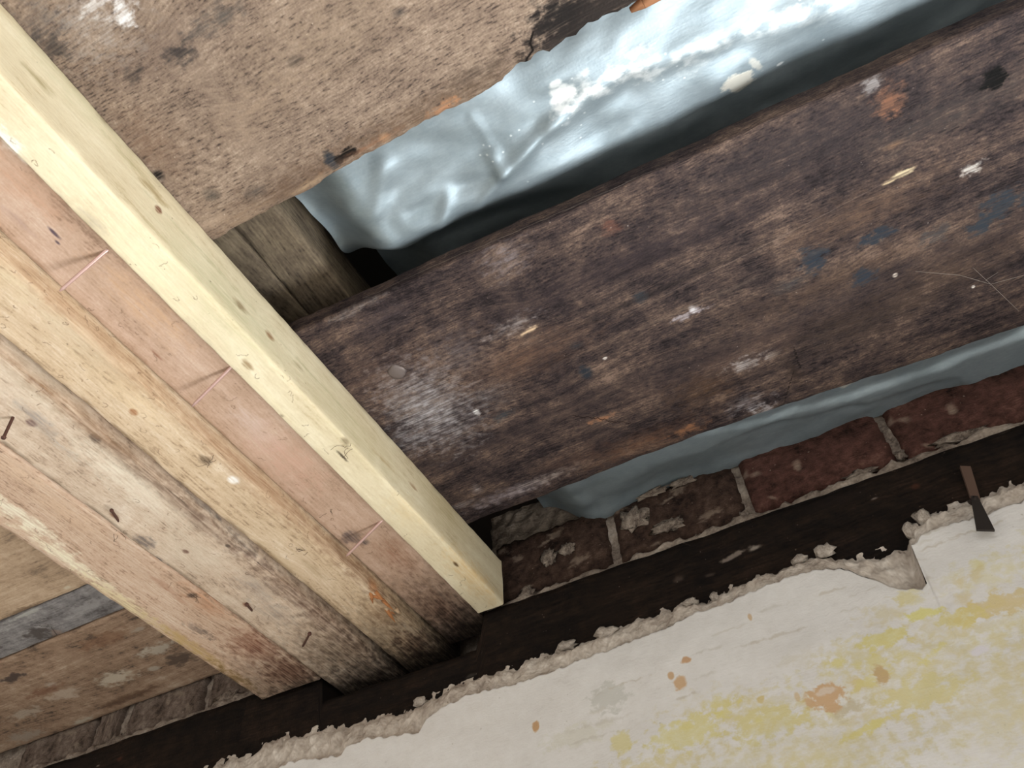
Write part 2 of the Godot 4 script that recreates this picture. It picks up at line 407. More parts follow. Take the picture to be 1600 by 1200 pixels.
	for k in 3:
		var bv := canvas(0, 0, 0.23, 0.14, 1300.0, [["1f1511", "3f2720", "52322a", "66463a"], ["1c1411", "35261f", "463329", "5c483c"], ["382d26", "5e4e43", "736256", "8f7e70"]][k], {fine = 0.25, mid = 0.8, coarse = 0.6, grain = 0.0, band = 0.0, pores = 0.0}, 20 + k)
		specks(bv, 70, 40 + k, ["b9a99a", "2a1a14", "9a8676"], 0.002, 0.6)
		for s in 7: patch(bv, r.randf() * 0.23, r.randf() * 0.13, r.randf_range(0.008, 0.03), r.randf_range(0.004, 0.012), "94826f", 0.55, 0.5, 1.2, r.randf_range(-30, 30), 0.0, 30)
		bt.append(tex_mat(bv, 0.95, 0.2, 0.2))
	for q in BRICKS:
		var m: int = q[4]
		obj("brick", brick(Vector3(q[0], q[2], -1.046), Vector3(q[1], q[3], -1.0185 + r.randf_range(-0.003, 0.003)), r.randf() * 20.0), bt[m], wall)
	for q in SMEARS:
		obj("mortar_smear", lump(Vector3(q[0], q[1], -1.018), Vector3(q[2], q[3], 0.006), 0.6, 1.7, r.randf() * 9.0, 16), mm, wall)
	# timber plate that the joists sit on
	var plate = thing("wall_plate", "long blackened timber plate set in the wall between the bricks and the broken plaster", "timber", Vector3(0, 0, 0))
	var wv := canvas(-1.0, 0, 1.4, 0.2, 900.0, ["0a0605", "150e0a", "22170f", "34231a"], {fine = 0.2, mid = 0.4, coarse = 0.5, grain = 0.4, band = 0.4}, 31)
	for q in PLATE_MARKS: patch(wv, q[0], 2.307 - q[1], q[2], q[3], q[4], q[5], 0.5, 1.6, q[6] if q.size() > 6 else 0.0)
	specks(wv, 160, 6, ["a59585", "7c6a5c", "c4b8aa"], 0.0013, 0.7)
	for k in 45: stroke(wv, r.randf_range(-0.5, 0.4), 0.003 + r.randf() * 0.004, r.randf_range(-0.5, 0.4) * 0.0 + wv.u0 + r.randf() * 1.4, 0.004, 0.0005, "241813", 0.2)
	for k in 40:
		var u := r.randf_range(-0.5, 0.4); stroke(wv, u, 0.004 + absf(r.randfn(0.0, 0.004)), u + r.randf_range(0.003, 0.02), 0.005 + absf(r.randfn(0.0, 0.004)), 0.0012, "9c8878", 0.6)
	var plm := tex_mat(wv, 0.75, 0.12, 0.25)
	nu = 340; nv = 22
	obj("timber_face", grid(nu, nv, func(i, j):
		var x := lerpf(-1.7, 1.0, i / float(nu)); var t: float = j / float(nv)
		var top := 2.307 - 0.06 * (smoothstep(-0.842, -0.834, x) - smoothstep(-0.545, -0.535, x)) + fn.get_noise_2d(x * 14.0, 6.0) * 0.0025
		var z := -1.0 - 0.006 * pow(maxf(0.0, 1.0 - t * 12.0), 2.0) + fn.get_noise_2d(x * 5.0, t * 6.0) * 0.0015
		if j == 0: z = -1.12
		return Vector3(x, lerpf(top, 2.12, maxf(0.0, (j - 1) / float(nv - 1))), z),
		func(i, j): return Vector2((lerpf(-1.7, 1.0, i / float(nu)) + 1.0) / wv.wm, j / float(nv) * 0.187 / wv.hm), true), plm, plate)

var LUMPS := [[0.1114, 2.2131, 0.010, 0.012], [0.0917, 2.2006, 0.010, 0.011], [-0.0176, 2.2134, 0.014, 0.009], [-0.051, 2.212, 0.011, 0.006], [-0.1731, 2.1985, 0.006, 0.006], [-0.2065, 2.2024, 0.010, 0.005], [-0.6423, 2.1868, 0.012, 0.006], [-0.3953, 2.1998, 0.014, 0.006], [-0.3349, 2.2001, 0.016, 0.007]]
# x0, x1, y0, y1, kind
var BRICKS := [[0.134, 0.352, 2.331, 2.452, 0], [-0.088, 0.121, 2.333, 2.447, 0], [-0.303, -0.101, 2.329, 2.442, 1], [-0.52, -0.318, 2.331, 2.445, 1], [0.366, 0.58, 2.331, 2.452, 0], [0.592, 0.8, 2.331, 2.452, 1],
	[-1.315, -1.135, 2.325, 2.44, 2], [-1.118, -0.93, 2.33, 2.44, 2], [-1.395, -1.34, 2.325, 2.44, 2], [-1.6, -1.408, 2.328, 2.44, 2]]
var SMEARS := [[-0.22, 2.3603, 0.026, 0.010], [-0.2668, 2.3961, 0.02, 0.02], [-0.4201, 2.381, 0.014, 0.014], [-0.3854, 2.3847, 0.013, 0.009], [-0.1783, 2.4331, 0.02, 0.006], [-0.2326, 2.434, 0.026, 0.007], [-0.4645, 2.3265, 0.014, 0.012], [-0.434, 2.3127, 0.010, 0.008],
	[-0.1781, 2.3178, 0.008, 0.007], [0.1283, 2.3371, 0.007, 0.007], [-0.1013, 2.3291, 0.01, 0.008], [0.0677, 2.33, 0.022, 0.006], [0.2052, 2.3349, 0.03, 0.006],
	[-1.0653, 2.3292, 0.03, 0.014], [-1.0071, 2.3237, 0.018, 0.012], [-1.1251, 2.3107, 0.022, 0.01], [-1.1694, 2.3115, 0.015, 0.008], [-1.3307, 2.3142, 0.016, 0.02]]
var PLATE_MARKS := [[-0.1314, 2.2526, 0.028, 0.004, "9a8a7c", 0.7, -6.0], [-0.1035, 2.2524, 0.012, 0.004, "b3a596", 0.7, -6.0], [-0.2189, 2.2451, 0.012, 0.006, "4d3f36", 0.7], [-0.1733, 2.2353, 0.010, 0.004, "54463c", 0.6], [0.0681, 2.265, 0.006, 0.002, "9a8c80", 0.7], [0.0151, 2.2831, 0.05, 0.012, "1d1411", 0.6], [-0.5584, 2.2429, 0.012, 0.006, "4a463f", 0.6], [0.1215, 2.2632, 0.008, 0.006, "5a2c1c", 0.5]]

func brick(a: Vector3, b: Vector3, s: float) -> ArrayMesh:
	var nu := 30; var nv := 18; var d := 0.012
	return grid(nu, nv, func(i, j):
		var u := clampf((i - 1) / float(nu - 2), 0, 1); var v := clampf((j - 1) / float(nv - 2), 0, 1)
		var rim := minf(minf(u, 1 - u) * (b.x - a.x), minf(v, 1 - v) * (b.y - a.y))
		var rag := fn.get_noise_2d(s + u * 7.0, v * 5.0) * 0.004
		var x := lerpf(a.x, b.x, u) + rag * 0.8; var y := lerpf(a.y, b.y, v) + rag
		var z := b.z - 0.007 * pow(maxf(0.0, 1.0 - (rim + rag) / d), 2.0) + fn.get_noise_3d(x * 40.0, y * 40.0, s) * 0.004
		if i == 0 or i == nu or j == 0 or j == nv: z = a.z
		return Vector3(x, y, z),
		func(i, j): return Vector2(clampf((i - 1) / float(nu - 2), 0, 1), 1.0 - clampf((j - 1) / float(nv - 2), 0, 1)), false)

func paint_plaster(cv: Dictionary):
	var r := RandomNumberGenerator.new(); r.seed = 77
	var P := func(x, y, rx, ry, col, a, soft := 0.7, edge := 1.4, ang := 0.0): patch(cv, x, -y, rx, ry, col, a, soft, edge, ang)
	# remains of yellow paper
	for k in 46:
		var x := r.randf_range(-0.42, 0.34); var top := 2.035 + (x + 0.35) * 0.22 + sin(x * 18.0) * 0.008
		var y := top - 0.02 - absf(r.randfn(0.0, 0.09))
		P.call(x, y, r.randf_range(0.03, 0.10), r.randf_range(0.012, 0.035), ["cfc296", "d1c69c", "cbbc8c", "d4cba2"][r.randi() % 4], r.randf_range(0.3, 0.65), 0.7, 2.0, r.randf_range(-12, 12))
	for k in 16:
		var x := r.randf_range(-0.35, 0.36); P.call(x, 1.99 + (x + 0.35) * 0.2 - r.randf_range(0.0, 0.14), r.randf_range(0.08, 0.16), r.randf_range(0.03, 0.06), ["d0c59a", "d4c896", "cdbf8e"][r.randi() % 3], 0.5, 1.0, 1.6, 0.0)
	for k in 60:
		var x := r.randf_range(-0.40, 0.34); var top := 2.03 + (x + 0.35) * 0.22
		P.call(x, top - absf(r.randfn(0.02, 0.08)), r.randf_range(0.006, 0.03), r.randf_range(0.004, 0.013), ["d2cdc6", "cfc8ba", "d3c672", "cdb880", "cfc07a", "c0b398"][r.randi() % 6], r.randf_range(0.35, 0.8), 0.5, 1.8, r.randf_range(-25, 25))
	for q in [[-0.0786, 2.0199, 0.022, 0.018, "c59c70", 0.95], [-0.0977, 2.0193, 0.006, 0.006, "c59c70", 0.9], [-0.2432, 2.0898, 0.010, 0.011, "c49a6c", 0.9], [-0.2288, 2.1158, 0.008, 0.005, "bd8d60", 0.9], [-0.2528, 2.1026, 0.005, 0.006, "bd9468", 0.9], [-0.0124, 2.0274, 0.008, 0.014, "bf9d6a", 0.9], [-0.449, 2.0883, 0.006, 0.009, "b98a58", 0.9], [-0.1343, 2.1464, 0.003, 0.006, "c29d72", 0.8], [-0.1093, 2.0307, 0.004, 0.007, "c8a878", 0.7], [-0.1511, 2.0399, 0.006, 0.005, "c9b06a", 0.8],
		[0.1356, 2.0678, 0.05, 0.014, "cdb47a", 0.7], [0.0928, 2.0662, 0.03, 0.012, "d2c26e", 0.6], [0.0568, 2.0832, 0.02, 0.008, "d3c95f", 0.7], [-0.3417, 2.0983, 0.03, 0.02, "bdbab0", 0.7], [0.0949, 2.0247, 0.012, 0.006, "d6d0d6", 0.9], [0.0057, 2.0667, 0.03, 0.012, "d0c468", 0.6], [-0.0762, 2.0271, 0.012, 0.005, "d8d4d2", 0.5],
		[-0.3336, 2.0361, 0.016, 0.016, "cfc06e", 0.6], [-0.2505, 2.0255, 0.05, 0.02, "d1c776", 0.5], [-0.1506, 2.0095, 0.05, 0.02, "cec278", 0.5], [0.0198, 1.9944, 0.05, 0.02, "d0c37c", 0.55], [-0.3927, 2.0606, 0.05, 0.015, "cbc7b4", 0.5]]:
		P.call(q[0], q[1], q[2], q[3], q[4], q[5], 0.25, 1.3)
	for k in 26:
		var x := r.randf_range(-0.4, 0.3); P.call(x, 2.05 + (x + 0.35) * 0.2 + r.randf_range(-0.01, 0.06), r.randf_range(0.01, 0.05), r.randf_range(0.001, 0.004), ["bdb5a8", "c4bcae", "b8ab98"][r.randi() % 3], 0.5, 0.6, 1.6, 0.0)
	specks(cv, 260, 9, ["9a8e7e", "e4e0da", "b59f7c", "857a6c"], 0.0016, 0.6)

# ------------------------------------------------------------------ boards
func build_ceiling():
	var ceil = structure("ceiling", "ceiling of wide old boards open to the roofing membrane above", "ceiling")
	obj("roof_deck", box(Vector3(-2.4, 2.64, -1.4), Vector3(2.0, 2.8, 3.3)), flat_mat(Color("2a241f"), 0.9), ceil)
	var r := RandomNumberGenerator.new(); r.seed = 21
	# the middle board: dark, stained and dusty
	var c2 := canvas(-0.5, -0.91, 1.32, 0.49, 1400.0, ["1b1516", "332929", "503f37", "765f50"], {fine = 0.3, mid = 0.35, coarse = 0.6, grain = 0.3, band = 0.5, pore = 0.45, pores = 0.25, lift = 0.03}, 1)
	for q in B2: patch(c2, q[0], q[1], q[2], q[3], q[4], q[5], q[6] if q.size() > 6 else 0.8, q[7] if q.size() > 7 else 1.0, q[8] if q.size() > 8 else 0.0, 0.3)
	specks(c2, 640, 3, ["b5aba2", "98897c", "c9c0b8", "a88a6a"], 0.0011, 0.6)
	specks(c2, 560, 4, ["161110", "1a1616"], 0.0016, 0.6)
	stroke(c2, -0.1174, -0.6331, 0.2345, -0.6069, 0.0016, "85756a", 0.45)
	stroke(c2, -0.3958, -0.4455, 0.0117, -0.4565, 0.002, "8d8378", 0.5, 0.002)
	stroke(c2, 0.0484, -0.7942, 0.0471, -0.8314, 0.0022, "120d0b", 0.9, 0.006); stroke(c2, 0.038, -0.8325, 0.0106, -0.8836, 0.002, "18110e", 0.7, 0.006)
	stroke(c2, -0.2543, -0.7556, -0.1905, -0.8104, 0.0018, "1a0f0a", 0.9, 0.004)
	obj("ceiling_board", timber("x", -0.62, 1.3, -0.882, -0.455, TOP, TOP + 0.028, c2, {abs = true, amp = 0.0012, wane = 0.0012, seed = 2.0, r = 0.003, skew = func(s):
		return Vector2(-0.03 * maxf(0.0, s + 0.1) / 0.43 + fn.get_noise_1d(s * 9.0) * 0.003, -0.025 * (s + 0.35) / 0.7 + fn.get_noise_1d(s * 12.0 + 50.0) * 0.0018)}), tex_mat(c2, 0.66, 0.16, 0.22), ceil, "wide dark brown board, stained black and dusted white, between the slot and the bricks")
	# the board before it: greyer brown, with a broken corner
	var c1 := canvas(-0.5, -0.31, 1.32, 0.5, 1400.0, ["43372f", "705c4d", "8a7461", "a8937e"], {fine = 0.3, mid = 0.3, coarse = 0.35, grain = 0.22, band = 0.3, pore = 0.5, pores = 0.35, lift = 0.04}, 2)
	for q in B1: patch(c1, q[0], q[1], q[2], q[3], q[4], q[5], q[6] if q.size() > 6 else 0.8, q[7] if q.size() > 7 else 1.0, q[8] if q.size() > 8 else 0.0, 0.3)
	specks(c1, 900, 5, ["c2b3a2", "b09a84", "cbb9a4"], 0.0011, 0.55); specks(c1, 900, 6, ["1f1814", "2b211b"], 0.0016, 0.6)
	var crack := [Vector2(-0.0705, -0.2701), Vector2(-0.0782, -0.2784), Vector2(-0.0788, -0.2865), Vector2(-0.0872, -0.2905), Vector2(-0.0918, -0.2966)]
	for k in crack.size() - 1: stroke(c1, crack[k].x, crack[k].y, crack[k + 1].x, crack[k + 1].y, 0.0028, "0e0a08", 0.95)
	obj("ceiling_board", timber("x", -0.62, 1.3, -0.299, 0.14, TOP, TOP + 0.026, c1, {abs = true, amp = 0.0012, wane = 0.003, seed = 5.0, r = 0.003, step = 0.005, skew = func(s):
		var e := fn.get_noise_1d(s * 10.0 + 9.0) * 0.004 + fn.get_noise_1d(s * 60.0) * 0.0016
		if s > -0.118: e += 0.006 + fn.get_noise_1d(s * 45.0 + 7.0) * 0.006
		return Vector2(e, 0)}), tex_mat(c1, 0.78, 0.18, 0.25), ceil, "grey-brown board nearest the camera with a cracked dark corner beside the silver membrane")
	for k in 2:      # two more of the same towards the room
		var more = ceil.get_child(2).duplicate(); more.name = "ceiling_board"; more.remove_meta("label"); more.position = Vector3(0.03, 0, 0.47 * (k + 1)); ceil.add_child(more, true)
	# boards left of the joists
	for q in LEFT:
		var lc := canvas(-1.75, q[0], 0.78, q[1] - q[0] + 0.03, 1000.0, q[2], {fine = 0.25, mid = q[3], coarse = 0.5, grain = 0.35, band = 0.5, pores = 0.15}, q[4])
		for p in q[5]: patch(lc, p[0], p[1], p[2], p[3], p[4], minf(1.0, p[5] * 1.3), 0.4, 1.3)
		specks(lc, 120, 7 + q[4], ["d8cdbf", "c0b3a2"], 0.0016, 0.7)
		if q[4] == 41: stroke(lc, -1.2537, -0.7271, -1.2302, -0.7488, 0.002, "1c1614", 0.9, 0.002); stroke(lc, -1.2302, -0.7488, -1.2438, -0.7793, 0.002, "1c1614", 0.9, 0.002)
		obj("ceiling_board", timber("x", -2.19, -0.9, q[0], q[1], TOP, TOP + 0.024, lc, {abs = true, amp = 0.001, wane = 0.002, seed = float(q[4]), r = 0.002}), tex_mat(lc, 0.75, 0.12, 0.4), ceil, q[6])

var LEFT := [
	[-0.693, -0.35, ["806a55", "ab8d6e", "bfa283", "ccb398"], 0.3, 40, [[-1.1232, -0.6826, 0.008, 0.004, "c9bba0", 0.8], [-1.2288, -0.6943, 0.05, 0.01, "6e563f", 0.5]], "plain tan board at the left behind the joists"],
	[-0.772, -0.696, ["4c4543", "757070", "8f8a88", "aaa6a2"], 0.5, 41, [[-1.2625, -0.7512, 0.03, 0.02, "4f4743", 0.7], [-1.129, -0.7354, 0.05, 0.012, "9a9694", 0.6], [-1.2359, -0.7006, 0.05, 0.005, "a8a69e", 0.6], [-1.236, -0.768, 0.012, 0.015, "8a7468", 0.6]], "narrow grey board at the left between two brown boards"],
	[-1.014, -0.776, ["4c3d32", "8a6c54", "a08268", "b8a088"], 0.5, 42, [[-1.2616, -0.9251, 0.05, 0.022, "b8a892", 0.8], [-1.1326, -0.8933, 0.05, 0.016, "b5a794", 0.8], [-1.3795, -0.9163, 0.045, 0.02, "b59f8a", 0.8], [-1.3725, -0.8799, 0.014, 0.012, "ad9a88", 0.7], [-1.1816, -0.9375, 0.018, 0.008, "ab9c8a", 0.8], [-1.4917, -0.9283, 0.05, 0.016, "ab9884", 0.7], [-1.4224, -1.0039, 0.03, 0.008, "b3a693", 0.7], [-1.5603, -0.9894, 0.05, 0.02, "9c8b7a", 0.7], [-1.3992, -0.8896, 0.05, 0.012, "7a4e36", 0.5], [-1.1217, -0.9376, 0.04, 0.02, "5c4a3d", 0.7], [-1.1176, -0.8315, 0.02, 0.006, "a49380", 0.7], [-1.1883, -0.8217, 0.06, 0.02, "7b5136", 0.4], [-1.4112, -0.8282, 0.03, 0.012, "4a3b34", 0.7], [-1.2918, -0.9876, 0.08, 0.012, "60432f", 0.5]], "brown board with peeling pale patches beside the wall at the left"]]

var B2 := [[-0.2649, -0.6308, 0.12, 0.045, "6a4a36", 0.5], [0.1752, -0.6333, 0.13, 0.04, "654a37", 0.5], [-0.4394, -0.5668, 0.08, 0.06, "5d463c", 0.5], [-0.0751, -0.5605, 0.30, 0.035, "32282a", 0.75, 0.9], [0.1299, -0.5182, 0.22, 0.05, "332b2c", 0.8, 0.9], [0.2798, -0.5603, 0.14, 0.03, "37302f", 0.7], [-0.3878, -0.4888, 0.06, 0.03, "473c3e", 0.5],
	[-0.0233, -0.7712, 0.2, 0.03, "4c3a33", 0.5], [0.1187, -0.713, 0.2, 0.03, "523d2f", 0.5], [0.2633, -0.774, 0.12, 0.04, "4a382d", 0.5], [0.1411, -0.7935, 0.14, 0.04, "3a2d26", 0.7], [-0.0791, -0.8036, 0.06, 0.04, "4e3420", 0.5], [-0.1841, -0.8552, 0.11, 0.03, "63402b", 0.55], [-0.2881, -0.8391, 0.08, 0.03, "553c30", 0.5],
	[-0.4189, -0.6448, 0.075, 0.105, "a09b9c", 0.95, 1.0, 1.0], [-0.4738, -0.6832, 0.04, 0.04, "8f8c90", 0.5, 1.0, 1.2], [-0.3374, -0.5825, 0.05, 0.05, "7c6f6c", 0.5, 1.0, 1.4], [-0.4004, -0.8524, 0.09, 0.016, "93878a", 0.8, 0.8, 1.2], [-0.3352, -0.8505, 0.07, 0.012, "8d8078", 0.6, 0.8, 1.4], [-0.4421, -0.8189, 0.012, 0.014, "b3a8a4", 0.6], [-0.4806, -0.8378, 0.03, 0.008, "a59c98", 0.5],
	[-0.2157, -0.4856, 0.035, 0.03, "91878a", 0.45, 1.0, 2.0], [-0.2552, -0.5767, 0.04, 0.014, "a59a94", 0.5, 0.9, 2.2], [-0.4039, -0.4572, 0.05, 0.008, "8d8580", 0.5, 0.9, 1.6], [-0.3402, -0.664, 0.04, 0.03, "757071", 0.5, 1.0, 1.6],
	[0.1059, -0.6686, 0.020, 0.022, "2b323c", 0.85, 0.4, 1.5], [0.1827, -0.6765, 0.022, 0.012, "29303a", 0.9, 0.4, 1.5], [0.1542, -0.7246, 0.018, 0.014, "2b313b", 0.85, 0.4, 1.5], [0.3197, -0.7053, 0.026, 0.022, "2d343d", 0.85, 0.4, 1.5], [0.2961, -0.7229, 0.022, 0.014, "2d343d", 0.85, 0.4, 1.5], [0.2426, -0.7105, 0.02, 0.014, "383c42", 0.5, 0.5, 1.8], [-0.2062, -0.6927, 0.010, 0.014, "272c34", 0.9, 0.4], [-0.0977, -0.6164, 0.012, 0.010, "30353c", 0.8, 0.5], [0.072, -0.6917, 0.03, 0.012, "3a4047", 0.5], [-0.1982, -0.6451, 0.012, 0.008, "2b2f36", 0.7], [-0.3383, -0.7061, 0.02, 0.01, "30383f", 0.8],
	[-0.2221, -0.7817, 0.026, 0.006, "8f5f40", 0.85, 0.5, 1.6], [-0.1241, -0.8641, 0.028, 0.010, "8a5a3a", 0.7, 0.6, 1.6], [0.2276, -0.5138, 0.018, 0.024, "7a4f38", 0.8, 0.5, 1.4], [-0.0896, -0.5077, 0.016, 0.014, "6b3f30", 0.6, 0.6, 1.6],
	[-0.0547, -0.6715, 0.028, 0.006, "a49ba0", 0.7, 0.6, 2.0], [-0.0474, -0.6677, 0.006, 0.008, "c9c4c6", 0.8, 0.5], [-0.0148, -0.7863, 0.03, 0.012, "a39a96", 0.7, 0.6, 2.0], [0.0193, -0.7897, 0.014, 0.008, "9a8e86", 0.6], [-0.0325, -0.8583, 0.035, 0.018, "9d979a", 0.6, 0.9, 2.0], [-0.0165, -0.8817, 0.02, 0.012, "c2bdbe", 0.6, 0.7, 2.0],
	[0.2259, -0.6075, 0.014, 0.005, "cdb98e", 0.9, 0.4], [0.2089, -0.6105, 0.01, 0.003, "c0a87e", 0.8, 0.4], [0.2939, -0.6393, 0.014, 0.009, "c9c4bc", 0.8, 0.5, 2.4], [0.2143, -0.487, 0.012, 0.012, "86807e", 0.8, 0.5, 2.0], [0.248, -0.4749, 0.014, 0.006, "8a5f40", 0.7], [0.2208, -0.5672, 0.014, 0.006, "8f6848", 0.7], [-0.2414, -0.5939, 0.018, 0.004, "c7a680", 0.9, 0.5, 1.0, 8.0], [0.1897, -0.7427, 0.004, 0.004, "e2d5c4", 0.95, 0.4], [0.2737, -0.8104, 0.003, 0.003, "e2dad0", 0.95, 0.4], [-0.3657, -0.683, 0.006, 0.008, "d8d5d2", 0.9, 0.4], [-0.1744, -0.6834, 0.004, 0.003, "cfc6bd", 0.9, 0.4],
	[0.3308, -0.5452, 0.015, 0.014, "050403", 1.0, 0.3, 1.2], [0.3209, -0.5474, 0.010, 0.005, "0a0807", 1.0, 0.3, 1.2], [0.038, -0.8325, 0.012, 0.04, "2b211c", 0.6], [-0.0478, -0.6178, 0.2, 0.006, "2b2320", 0.5], [-0.0298, -0.6609, 0.2, 0.005, "6b5a4c", 0.4]]

var B1 := [[-0.3821, -0.2921, 0.16, 0.03, "57402f", 0.6], [-0.2238, -0.2887, 0.14, 0.022, "5a4433", 0.6], [-0.1565, -0.2913, 0.08, 0.016, "5b4838", 0.5], [-0.3905, -0.1152, 0.10, 0.03, "6a564a", 0.6], [-0.4765, -0.1801, 0.05, 0.05, "6d5240", 0.5], [-0.2543, -0.1762, 0.12, 0.05, "8f7860", 0.4], [-0.3524, -0.2018, 0.08, 0.03, "957c64", 0.4],
	[-0.4318, -0.0587, 0.06, 0.05, "aaa39c", 0.45, 1.0, 1.8], [-0.4001, -0.0709, 0.016, 0.012, "d2cecb", 0.8, 0.5, 1.8], [-0.4181, -0.0532, 0.02, 0.008, "cfc9c4", 0.6, 0.6, 1.8], [-0.4836, -0.0572, 0.02, 0.02, "38302b", 0.7, 0.6, 1.6], [-0.3819, -0.1234, 0.02, 0.012, "35302e", 0.7, 0.6, 1.6], [-0.4326, -0.1167, 0.016, 0.008, "372f2b", 0.7, 0.6, 1.6], [-0.3279, -0.1156, 0.04, 0.014, "4d4843", 0.6, 0.8, 1.6], [-0.4775, -0.0403, 0.03, 0.03, "544b46", 0.5],
	[-0.0362, -0.2958, 0.06, 0.055, "221c1a", 1.0, 0.4, 0.9], [-0.0122, -0.2884, 0.07, 0.04, "251f1c", 0.95, 0.4, 0.9], [0.0066, -0.2919, 0.05, 0.03, "2b2421", 0.9, 0.5, 1.2], [-0.0609, -0.3035, 0.04, 0.02, "4a3f38", 0.6], [-0.0409, -0.2693, 0.025, 0.02, "1f1b19", 0.8, 0.5], [-0.1384, -0.279, 0.04, 0.01, "473a30", 0.6],
	[-0.3198, -0.2857, 0.008, 0.014, "2b2e33", 0.95, 0.4], [-0.2988, -0.2874, 0.014, 0.007, "0d0a08", 1.0, 0.3, 1.2, 0.0], [-0.3119, -0.2884, 0.006, 0.006, "15100d", 1.0, 0.3], [-0.1849, -0.2946, 0.020, 0.010, "9a6a48", 0.9, 0.5, 1.6], [-0.2569, -0.2911, 0.008, 0.007, "99714f", 0.8, 0.5], [-0.2808, -0.2908, 0.06, 0.005, "8a5c40", 0.5],
	[-0.4357, -0.2935, 0.05, 0.014, "9c8268", 0.5], [-0.3594, -0.2961, 0.04, 0.006, "b0926f", 0.5], [-0.4775, -0.2791, 0.03, 0.014, "b09880", 0.5], [-0.4892, -0.2104, 0.008, 0.008, "1e1a18", 0.9, 0.5], [-0.4564, -0.2548, 0.012, 0.01, "454039", 0.6], [-0.2889, -0.1816, 0.012, 0.006, "2f2823", 0.7], [-0.174, -0.1932, 0.01, 0.006, "2f2b2a", 0.7], [-0.4121, -0.2753, 0.02, 0.012, "4c4540", 0.5]]

# ------------------------------------------------------------------ membrane
var CREASES := [[-0.175, -0.4062, -0.1745, -0.3822, 0.010, -0.006], [-0.175, -0.4062, -0.227, -0.4385, 0.008, -0.004], [-0.175, -0.4062, -0.0984, -0.3789, 0.010, -0.005], [-0.1716, -0.3258, -0.1711, -0.364, 0.004, -0.002], [-0.0984, -0.3789, 0.0131, -0.3644, 0.016, -0.005], [0.0131, -0.3644, 0.1783, -0.3959, 0.022, -0.005], [-0.175, -0.4062, -0.2964, -0.3994, 0.012, 0.003], [-0.2867, -0.3302, -0.3292, -0.3809, 0.014, -0.004], [-0.3586, -0.3643, -0.3468, -0.4211, 0.02, -0.006],
	[-0.244, -0.4001, -0.2814, -0.4479, 0.01, -0.003], [-0.1612, -0.9266, 0.0188, -0.9514, 0.010, -0.010], [0.0188, -0.9514, 0.1219, -0.9708, 0.010, -0.012], [0.1219, -0.9708, 0.2617, -0.9826, 0.014, -0.014], [0.2617, -0.9826, 0.3759, -0.997, 0.018, -0.016]]

func membrane_y(x: float, z: float) -> float:
	var y := 2.432 + fn.get_noise_2d(x * 4.0, z * 7.0) * 0.012 + fn.get_noise_2d(x * 8.0 + 5.0, z * 10.0) * 0.002
	y += lerpf(0.10, 0.035, smoothstep(-0.32, -0.02, x)) * smoothstep(-0.425, -0.50, z) * smoothstep(-0.86, -0.7, z)
	y -= 0.016 * smoothstep(-1.01, -0.91, z) * smoothstep(-0.8, -0.88, z)
	y -= 0.010 * smoothstep(-0.44, -0.32, z)
	y += 0.065 * smoothstep(-0.33, -0.42, x)
	y -= 0.045 * smoothstep(0.2, 0.34, x) * smoothstep(-0.95, -1.0, z)
	var p := Vector2(x, z)
	for c in CREASES:
		var q := Geometry2D.get_closest_point_to_segment(p, Vector2(c[0], c[1]), Vector2(c[2], c[3]))
		var d: float = p.distance_to(q) / c[4]
		if d < 2.5: y += c[5] * exp(-d * d * 1.5)
	return maxf(y, 2.4165)

func build_membrane():
	var t = thing("roof_membrane", "silvery crinkled roofing membrane behind the slots between the boards", "membrane")
	var cv := canvas(-0.45, -0.5, 1.0, 0.24, 1200.0, ["7b8a91", "87969d", "93a1a8", "9fadb4"], {fine = 0.1, mid = 0.3, coarse = 0.5, grain = 0.0, band = 0.0, pores = 0.0}, 50)
	var r := RandomNumberGenerator.new(); r.seed = 4
	var line := [Vector2(-0.0868, -0.3711), Vector2(-0.0537, -0.3548), Vector2(-0.0162, -0.3637), Vector2(0.0178, -0.3708), Vector2(0.0647, -0.3813), Vector2(0.1187, -0.3886), Vector2(0.1716, -0.3958), Vector2(0.227, -0.4153)]
	for k in 130:
		var f := r.randf() * (line.size() - 1.01); var i := int(f); var p: Vector2 = line[i].lerp(line[i + 1], f - i)
		patch(cv, p.x + r.randfn(0.0, 0.004), p.y + r.randfn(0.0, 0.007), r.randf_range(0.004, 0.018), r.randf_range(0.003, 0.010), "e2e6e6", 0.5 - 0.05 * f, 0.7, 2.6, 0.0, 0.0, 40)
	for k in 14: patch(cv, r.randfn(-0.075, 0.006), r.randfn(-0.355, 0.006), 0.008, 0.006, "f1f1ee", 0.7, 0.4, 1.8, 0.0, 0.0, 40)
	for k in 5: patch(cv, 0.102 + r.randfn(0.0, 0.004), -0.441 + r.randfn(0, 0.003), 0.016, 0.013, "d9d5c8", 0.8, 0.3, 1.5, 0.0, 0.0, 60)
	patch(cv, 0.1199, -0.4308, 0.005, 0.018, "d9d5c8", 0.7, 0.4, 1.4, 20.0); patch(cv, 0.1447, -0.4484, 0.005, 0.003, "f0f4f4", 0.9, 0.4, 1.5)
	for k in 30: patch(cv, r.randf_range(-0.2, 0.2), r.randfn(-0.38, 0.02), 0.0016, 0.0014, "e4e8e8", 0.6, 0.4, 1.5)
	var m := tex_mat(cv, 0.52, 0.03, 0.5); m.metallic = 0.6
	var x0 := -0.424; var nx := 300; var nzz := 280
	obj("sheet", grid(nx, nzz, func(i, j):
		var x: float = x0 + 1.5 * i / nx; var z := lerpf(-1.028, 0.3, j / float(nzz)); return Vector3(x, membrane_y(x, z), z),
		func(i, j): return Vector2((x0 + 1.5 * i / nx + 0.45) / cv.wm, (lerpf(-1.028, 0.3, j / float(nzz)) + 0.5) / cv.hm), false), m, t)

